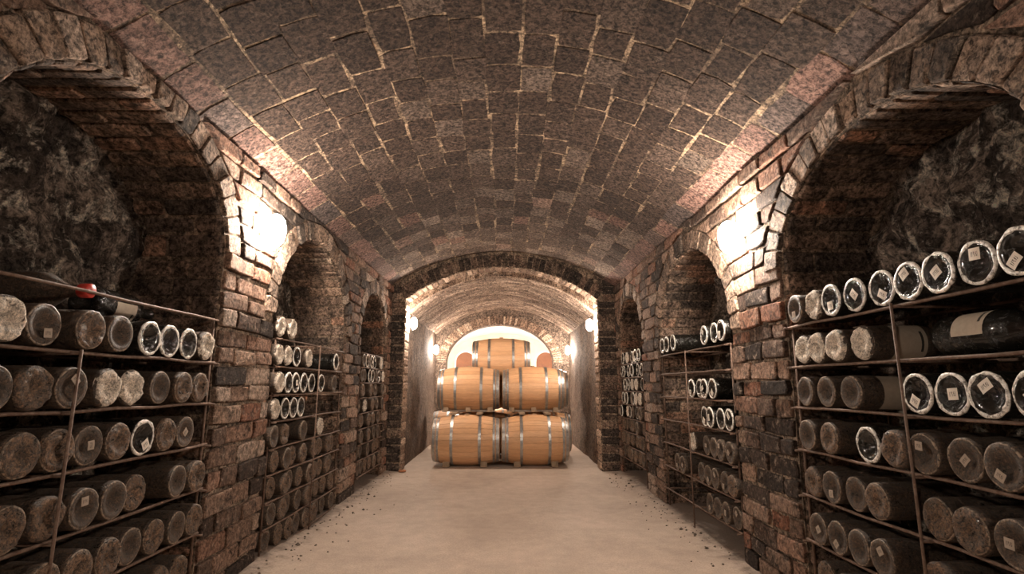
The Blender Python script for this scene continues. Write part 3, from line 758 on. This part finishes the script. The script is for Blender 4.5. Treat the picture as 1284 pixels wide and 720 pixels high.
def mk_crust(seed):
    """lumpy dust filling the base"""
    r = random.Random(seed); v = []; f = []; rings = 8; seg = 24
    v.append(Vector((0.010+r.uniform(-.004, .004), 0, 0)))
    for i in range(1, rings+1):
        for k in range(seg):
            a = 2*math.pi*k/seg; rr = 0.0555*i/rings*(1+0.05*noise.noise((math.cos(a)*3, math.sin(a)*3, seed*1.3)) if i >= rings-1 else 1)
            x = -0.001+0.013*math.exp(-(rr/0.02)**2)+0.006*noise.fractal((rr*70*math.cos(a), rr*70*math.sin(a), seed*3.1), 0.8, 2, 3)-0.002
            if i == rings: x = 0.008
            v.append(Vector((min(x, 0.013), rr*math.cos(a), rr*math.sin(a))))
    for k in range(seg): f.append((0, 1+(k+1) % seg, 1+k))
    for i in range(rings-1):
        for k in range(seg):
            a, b = 1+i*seg+k, 1+i*seg+(k+1) % seg; f.append((a, b, b+seg, a+seg))
    return mesh_of('dust_crust', v, [q[::-1] for q in f])
def mk_tag(w_=0.032, h_=0.030, seed=0):
    n = 4; v = []; uv = []; f = []
    for j in range(n+1):
        for i in range(n+1):
            u, q = i/n, j/n; v.append(Vector((-0.0045-0.004*math.sin(math.pi*u)*(0.3+0.2*seed % 1), (u-0.5)*w_, (q-0.5)*h_))); uv.append((u, q))
    for j in range(n):
        for i in range(n):
            a = j*(n+1)+i; f.append((a, a+n+1, a+n+2, a+1))
    return mesh_of('paper_tag', v, f, True, uv)
def mk_label(a0=-1.2, a1=1.2, x0=0.075, x1=0.175):
    v = []; uv = []; f = []; n = 12
    for i in range(n+1):
        a = a0+(a1-a0)*i/n
        for j in range(2):
            x = x0 if j == 0 else x1; v.append(Vector((x, -(BR_+0.0012)*math.cos(a), (BR_+0.0012)*math.sin(a)))); uv.append((j, i/n))
    for i in range(n): f.append((i*2, i*2+1, i*2+3, i*2+2))
    return mesh_of('paper_label', v, f, True, uv)
GLASS = [mk_bottle()]; GLASSD = [mk_bottle(0.03, s) for s in (1, 2, 3, 4)]
RIMS = [mk_rim(s) for s in range(5)]; RIMN = [mk_rim(s+9, 0.0042) for s in range(4)]; CRUST = [mk_crust(s) for s in range(6)]
TAGS = [mk_tag(), mk_tag(0.036, 0.026)]
for m_ in GLASS: m_.materials.append(M['glass_clean'])
LBL = mk_label(); LBL.materials.append(M['label'])
def instance(name, me, mat, parent):
    o = bpy.data.objects.new(name, me); COL.objects.link(o); o.parent = parent
    if not me.materials: me.materials.append(mat)
    if me.materials[0] != mat: o.material_slots[0].link = 'OBJECT'; o.material_slots[0].material = mat
    return o
ORD = ['top', 'second', 'third', 'fourth', 'fifth', 'sixth', 'seventh', 'eighth', 'ninth', 'tenth']
KIND = {'tag': 'dark white-rimmed bottle, ', 'rim': 'dark bottle with bare white-rimmed base', 'pale': 'bottle with pale dust-caked base',
        'dusty': 'brown dust-furred bottle', 'dimtag': 'dusty grey-rimmed bottle, ', 'dim': 'dusty dark bottle with dull grey rim',
        'lab': 'bottle with pale dusty base and paper label', 'dimlab': 'dusty dark bottle with paper label'}
TAGPOS = {'h': (0.021, 'tag high on base'), 'c': (0.0, 'tag centred on base'), 'l': (-0.021, 'tag low on base')}
TAGROT = {'0': (0.06, 'level'), '1': (0.55, 'tilted'), '2': (0.785, 'diamond-set'), '3': (1.5, 'upright')}
TAGCYC = ['l1', 'c2', 'h0', 'c0', 'l3', 'h1', 'l2', 'c1', 'l0', 'h2', 'c3']
tagn = [0]
SHORT = {'tag': 'white-rimmed tagged bottle', 'rim': 'bare white-rimmed bottle', 'pale': 'pale dust-caked bottle', 'dusty': 'brown dust-furred bottle', 'dimtag': 'grey-rimmed tagged bottle', 'dim': 'dull grey-rimmed bottle'}
SHELF = {}
def bottle(pos, sgn, kind, rack, row, tiny=False):
    """pos: base centre; neck points into the wall (away from the passage)"""
    kind, _, code = kind.partition(':'); desc = KIND[kind]
    if kind in ('tag', 'dimtag'):
        if not code: code = TAGCYC[tagn[0] % len(TAGCYC)]; tagn[0] += 1
        desc += TAGROT[code[1]][1]+' '+TAGPOS[code[0]][1]
    o = empty('wine_bottle', pos, '%s, %s shelf of %s' % (desc, ORD[row], rack), 'bottle', 'bottles on the %s shelf of the %s' % (ORD[row], rack))
    o.rotation_euler = (rnd.uniform(0, 6.28) if kind in ('rim', 'pale', 'dusty', 'dim') else 0.0, rnd.uniform(-0.02, 0.02), (0 if sgn < 0 else math.pi)+rnd.uniform(-0.022, 0.022))
    SHELF.setdefault((rack, row), []).append((o, kind))
    clean = kind in ('tag', 'rim')
    if clean: instance('glass', GLASS[0], M['glass_clean'], o)
    else: instance('glass', rnd.choice(GLASSD), M['glass_dusty'], o)
    if kind in ('tag', 'rim'): instance('base_rim', rnd.choice(RIMS), M['rim_white'], o)['label'] = 'white dusty base rim'
    if kind in ('dim', 'dimtag', 'dimlab'): instance('base_rim', rnd.choice(RIMN), M['rim_grey'], o)
    if kind in ('pale', 'lab'): instance('dust_crust', rnd.choice(CRUST), M['dust_pale'], o)
    if kind == 'dusty' and rnd.random() < 0.7: instance('base_rim', rnd.choice(RIMN), M['rim_grey'], o)
    if kind == 'dusty': instance('dust_crust', rnd.choice(CRUST), M['dust_brown'], o)
    if kind in ('tag', 'dimtag'):
        t = instance('paper_tag', rnd.choice(TAGS), M['tag' if kind == 'tag' else 'tag_dim'], o); t['label'] = 'small printed paper tag'
        t.location = (0, rnd.uniform(-0.01, 0.01), TAGPOS[code[0]][0]); t.rotation_euler = (TAGROT[code[1]][0]*rnd.choice((-1, 1)), 0, 0)
        if kind == 'dimtag': t.scale = (0.8, 0.8, 0.8)
    if kind in ('lab', 'dimlab'):
        l = instance('paper_label', LBL, M['label'], o); l['label'] = 'aged cream paper label'
    return o

def rack(side, ya, yb, shelves, posts, label, toprail=None, depth=0.25):
    """iron bottle rack: front and back rails for each shelf, posts, short cross hooks"""
    X = XL if side < 0 else XR; out = 1 if side < 0 else -1
    o = empty('bottle_rack', (X, (ya+yb)/2, 0), label, 'rack', 'iron bottle racks')
    yc = (ya+yb)/2
    for zs in shelves+([toprail] if toprail else []):
        for xo in ((0.02, -0.0) if False else (0.015, -depth)):
            if zs == toprail and xo < 0: continue
            m = MB(); pts = []
            for i in range(7):
                yy = ya+(yb-ya)*i/6; pts.append((out*xo, yy-yc, zs-0.006+rnd.uniform(-0.003, 0.003)))
            m.tube(pts, 0.0052, 6); link('rail', m.mesh('rail', True), M['iron'], o)
        for yy in posts:
            m = MB(); m.tube([(out*0.038, yy-yc, zs-0.010), (-out*0.345, yy-yc, zs-0.010)], 0.0045, 6)
            if zs != toprail: link('cross_bar', m.mesh('cross_bar', True), M['iron'], o)
    zt = (toprail or shelves[0])
    for i, yy in enumerate(posts):
        end = i in (0, len(posts)-1); zp = zt if end else shelves[0]
        for xo in (0.002 if end else 0.041, -0.345):
            m = MB(); m.tube([(out*xo, yy-yc+rnd.uniform(-.004, .004), 0.0), (out*xo, yy-yc, zp*0.5), (out*xo, yy-yc+rnd.uniform(-.004, .004), zp)], 0.0055 if end else 0.0042, 6)
            link('post', m.mesh('post', True), M['iron'], o)
    return o

def row_px(side, rackname, row, zs, pxs, kinds, inset=0.0):
    X = (XL if side < 0 else XR); out = 1 if side < 0 else -1
    it = sorted([y_on_wall(px, zs+BR_, X+out*(0.03-inset)), kd] for px, kd in zip(pxs, kinds))
    nn = min(NICHES['left' if side < 0 else 'right'], key=lambda n: abs(n[0]-it[len(it)//2][0])); lo, hi = nn[0]-nn[1]+0.066, nn[0]+nn[1]-0.066
    for i in range(len(it)): it[i][0] = max(it[i][0], lo, it[i-1][0]+0.1155 if i else lo)
    for i in reversed(range(len(it))): it[i][0] = min(it[i][0], hi, it[i+1][0]-0.1155 if i < len(it)-1 else hi)
    for y, kd in it:
        bottle((X+out*(0.03-inset+rnd.uniform(-0.012, 0.008)), y, zs+BR_+0.001), -1 if side > 0 else 1, kd, rackname, row)
def row_fill(side, rackname, row, zs, ya, yb, kinds, prob=1.0, step=0.117):
    X = (XL if side < 0 else XR); out = 1 if side < 0 else -1; y = ya
    while y <= yb:
        if rnd.random() < prob:
            bottle((X+out*(0.02+rnd.uniform(-0.03, 0.012)), y+rnd.uniform(0, 0.003), zs+BR_+0.001), -1 if side > 0 else 1, rnd.choice(kinds), rackname, row)
        y += step+rnd.uniform(0, 0.008)

# rack of tagged bottles
RN = 'tagged-bottle rack'
S = [1.08, 0.92, 0.762, 0.60, 0.432, 0.268, 0.105]
rack(1, 1.10, 2.20, S, [1.13, y_on_wall(1131, 0.84, XR-0.041), 2.19], 'rusty iron rack of tagged bottles under a wide brick arch')
row_px(1, RN, 0, S[0], [1000, 1019, 1043, 1068, 1100, 1136, 1174, 1221, 1278], ['dimtag:l0', 'pale', 'tag:l0', 'tag:c2', 'tag:l1', 'tag:h1', 'tag:c1', 'tag:h0', 'tag:l2'])
row_px(1, RN, 1, S[1], [1004, 1025, 1051, 1076], ['pale', 'pale', 'pale', 'lab'])
row_px(1, RN, 2, S[2], [1007, 1032, 1065, 1149, 1192, 1243, 1296], ['dim', 'dim', 'dimlab', 'tag:l1', 'tag:c0', 'tag:h1', 'tag:c1'])
row_px(1, RN, 3, S[3], [1013, 1037, 1091, 1122, 1160, 1210, 1261], ['dim', 'dusty', 'rim', 'dusty', 'dimtag', 'dimtag', 'dimtag'])
row_px(1, RN, 4, S[4], [1020, 1042, 1070, 1099, 1171, 1219, 1275], ['dusty', 'dimtag', 'dim', 'dusty', 'dusty', 'dusty', 'dimtag'])
row_px(1, RN, 5, S[5], [1028, 1051, 1078, 1108, 1180, 1232], ['dimtag', 'dimtag', 'dim', 'dimtag', 'dusty', 'dusty'])
row_px(1, RN, 6, S[6], [1033, 1062, 1092, 1190], ['dusty', 'dim', 'dusty', 'dusty'])
# a bottle lying lengthwise on the second shelf, label up
def long_bottle(x, y, z, rz, label, mat, lab=True, red=False, roll=0.0):
    o = empty('wine_bottle', (x, y, z), label, 'bottle')
    o.rotation_euler = (roll, 0, rz)
    instance('glass', GLASS[0] if mat == 'glass_clean' else GLASSD[0], M[mat], o)
    if lab: l = instance('paper_label', LBL, M['label'], o); l['label'] = 'cream paper label with a black mark'
    if red:
        vv, ff = lathe_x([(0.308, 0.0195), (0.312, 0.0215), (0.318, 0.0215), (BLEN+0.002, 0.021), (BLEN+0.005, 0.018)], 16)
        link('capsule', mesh_of('capsule', vv, ff), M['capsule'], o)['label'] = 'red foil capsule'
    return o
yb_ = y_on_wall(1190, S[1]+BR_, XR+0.10)
long_bottle(XR+0.10, yb_, S[1]+BR_+0.001, -math.pi/2, 'dark bottle lying lengthwise on the second shelf with cream label', 'glass_clean', roll=-1.1)

# rack of cobwebbed bottles
RN = 'cobwebbed rack'
S = [0.937, 0.777, 0.618, 0.450, 0.288, 0.125]
rack(-1, 1.16, 2.235, S, [1.19, y_on_wall(95, 0.84, XL+0.041), 2.225], 'rusty iron rack of cobwebbed bottles under a wide brick arch', toprail=1.107)
row_px(-1, RN, 0, S[0], [260, 241, 217, 190, 149, 112, 62, 6], ['pale', 'rim', 'rim', 'rim', 'dim', 'dusty', 'dimtag', 'pale'])
row_px(-1, RN, 1, S[1], [247, 230, 205, 168, 135, 84, 40, -14], ['dusty', 'dusty', 'dim', 'pale', 'pale', 'dimtag', 'dusty', 'dim'])
row_px(-1, RN, 2, S[2], [226, 203, 178, 150, 108, 73, 24], ['dimtag', 'dusty', 'tag', 'dusty', 'dimtag', 'dusty', 'dusty'])
row_px(-1, RN, 3, S[3], [244, 222, 161, 132, 95, 52, 8], ['dusty', 'dim', 'dusty', 'dim', 'dimtag', 'dusty', 'dusty'])
row_px(-1, RN, 4, S[4], [235, 210, 187, 158, 128, 92, 50], ['dusty', 'dim', 'dusty', 'dim', 'dusty', 'dusty', 'dusty'])
row_px(-1, RN, 5, S[5], [225, 200, 172, 140], ['dusty', 'dusty', 'dim', 'dusty'])
# things lying over the top row
o = long_bottle(XL-0.33, y_on_wall(101, 1.12, XL-0.02)+0.005, 0.937+2*BR_+0.0585, 0.0, 'red-capped bottle neck poking out above the cobwebbed bottles', 'glass_dusty', False, True)
o.rotation_euler = (0, 0.0, 0)
o = long_bottle(XL-0.16, 1.74, 0.937+2*BR_+0.057, math.pi/2, 'bottle with a white label lying lengthwise across the cobwebbed top row', 'glass_clean', True, roll=1.0)

# dust-choked rack
RN = 'dust-choked rack'
S = [1.09, 0.945, 0.80, 0.665, 0.53, 0.40, 0.27, 0.145, 0.02]
rack(-1, 2.83, 4.01, S, [2.84, 3.42, 4.0], 'iron rack choked with dust between two brick pillars')
row_px(-1, RN, 0, S[0], [348, 361], ['pale', 'pale'])
row_px(-1, RN, 1, S[1], [349, 362, 374, 388, 421], ['pale', 'pale', 'rim', 'pale', 'rim'])
row_px(-1, RN, 2, S[2], [343, 359, 368, 378, 392, 404, 418], ['pale', 'rim', 'tag', 'rim', 'rim', 'rim', 'dim'])
row_px(-1, RN, 3, S[3], [338, 351, 369, 378], ['pale', 'rim', 'rim', 'rim'])
row_px(-1, RN, 4, S[4], [334, 359, 381, 402], ['dim', 'dusty', 'dim', 'pale'])
for i in range(5, 9): row_fill(-1, RN, i, S[i], 2.92, 3.98, ['dusty', 'dusty', 'dim', 'dusty'], 0.92 if i > 5 else 0.8)

# half-empty rack
RN = 'half-empty rack'
S = [1.06, 0.928, 0.768, 0.610, 0.448, 0.286, 0.134]
rack(1, 2.80, 4.05, S, [2.81, 3.42, 4.04], 'half-empty rusty iron rack between two brick pillars')
row_px(1, RN, 0, S[0]+0.012, [829, 836, 844, 880, 893, 907], ['rim', 'rim', 'rim', 'tag', 'rim', 'tag'])
row_px(1, RN, 2, S[2], [866, 875, 884, 893], ['tag', 'rim', 'tag', 'tag'])
row_px(1, RN, 3, S[3], [889, 899, 909, 920], ['tag', 'tag', 'rim', 'tag'])
row_px(1, RN, 4, S[4], [867, 891, 902, 912, 925], ['pale', 'dimtag', 'dim', 'dimtag', 'dimtag'])
row_px(1, RN, 5, S[5], [848, 857, 882, 893, 904, 916, 928], ['dimtag', 'dimtag', 'dim', 'dimtag', 'dimtag', 'dimtag', 'dusty'])
row_px(1, RN, 6, S[6], [896, 908, 919, 931], ['dimtag', 'dim', 'dimtag', 'dimtag'])

# narrow racks next to the chamber
RN = 'narrow grimy rack'
S = [0.995-0.125*i for i in range(8)]
rack(-1, 4.52, 5.38, S, [4.53, 5.37], 'narrow grimy iron rack beside the chamber arch', toprail=1.115)
for i, z in enumerate(S): row_fill(-1, RN, i, z, 4.59, 5.33, ['rim', 'pale', 'dim', 'tag'] if i < 2 else (['dim', 'pale', 'dusty', 'dimtag'] if i < 4 else ['dusty', 'dusty', 'dim']), 0.95)
RN = 'narrow packed rack'
S = [1.045-0.125*i for i in range(8)]
rack(1, 4.62, 5.51, S, [4.63, 5.5], 'narrow packed iron rack of rimmed bottles beside the chamber arch')
for i, z in enumerate(S): row_fill(1, RN, i, z, 4.70, 5.46, ['rim', 'tag', 'tag', 'pale'] if i < 3 else (['dim', 'rim', 'dimtag', 'pale'] if i < 5 else ['dusty', 'dusty', 'dim']), 0.97)

END = {'tagged-bottle rack': ('lamp pillar', -1), 'cobwebbed rack': ('lamp pillar', -1), 'dust-choked rack': ('lamp pillar', 1), 'half-empty rack': ('lamp pillar', 1),
       'narrow grimy rack': ('chamber arch', -1), 'narrow packed rack': ('chamber arch', -1)}
for (rk, row), lst in SHELF.items():
    ref, sg = END[rk]; lst.sort(key=lambda q: sg*q[0].location.y); labs = [q[0]['label'] for q in lst]
    for i, (o, kd) in enumerate(lst):
        if labs.count(labs[i]) > 1:
            o['label'] = '%s, %s from the %s, %s shelf of %s' % (SHORT[kd], 'first' if i == 0 else ORD[i], ref, ORD[row], rk)

# ================================================================ SMALL THINGS
# crumbled mortar swept along the foot of the walls
mb = MB()
for i in range(280):
    sd = rnd.choice((-1, 1)); y = rnd.uniform(1.5, 5.5); dx = abs(rnd.gauss(0, 0.13)); X = (XL+0.03+dx) if sd < 0 else (XR-0.03-dx)
    s = rnd.choice((0.004, 0.005, 0.006, 0.008, 0.013 if rnd.random() < 0.3 else 0.006)); zf = floor_fn((X+1.62)/3.24, (y-Y0)/(10.6-Y0)).z
    V = [Vector((X, y, zf+s*0.3))+Vector((a*s*rnd.uniform(.6, 1.3), b*s*rnd.uniform(.6, 1.3), c*s*rnd.uniform(.4, .9))) for a, b, c in ((1, 0, 0), (-1, 0, 0), (0, 1, 0), (0, -1, 0), (0, 0, 1), (0, 0, -1))]
    mb.add(V, [(0, 2, 4), (2, 1, 4), (1, 3, 4), (3, 0, 4), (2, 0, 5), (1, 2, 5), (3, 1, 5), (0, 3, 5)])
o = link('mortar_crumbs', mb.mesh('mortar_crumbs'), M['crumb']); o['kind'] = 'stuff'; tag(o, 'dark mortar crumbs scattered along the foot of the walls', 'rubble')
def chunk(name, loc, size, mat, label, seed):
    r = random.Random(seed); V = []; F = []; a, b = 10, 6
    for j in range(b+1):
        for i in range(a):
            th = 2*math.pi*i/a; ph = math.pi*j/b; d = Vector((math.sin(ph)*math.cos(th), math.sin(ph)*math.sin(th), math.cos(ph)))
            k = 1/max(abs(d.x), abs(d.y), abs(d.z))**0.6*(1+0.25*noise.noise(d*1.6+Vector((seed*3.3, 0, 0))))
            V.append(Vector((d.x*size[0]*k, d.y*size[1]*k, d.z*size[2]*k+size[2])))
    for j in range(b):
        for i in range(a): F.append((j*a+i, (j+1)*a+i, (j+1)*a+(i+1) % a, j*a+(i+1) % a))
    o = link(name, mesh_of(name, V, F), M[mat], None, loc); return tag(o, label, 'rubble')
chunk('brick_chip', (-1.0, 5.60, 0.002), (0.035, 0.025, 0.012), 'brick_chip', 'small orange brick chip at the foot of the chamber arch', 3)
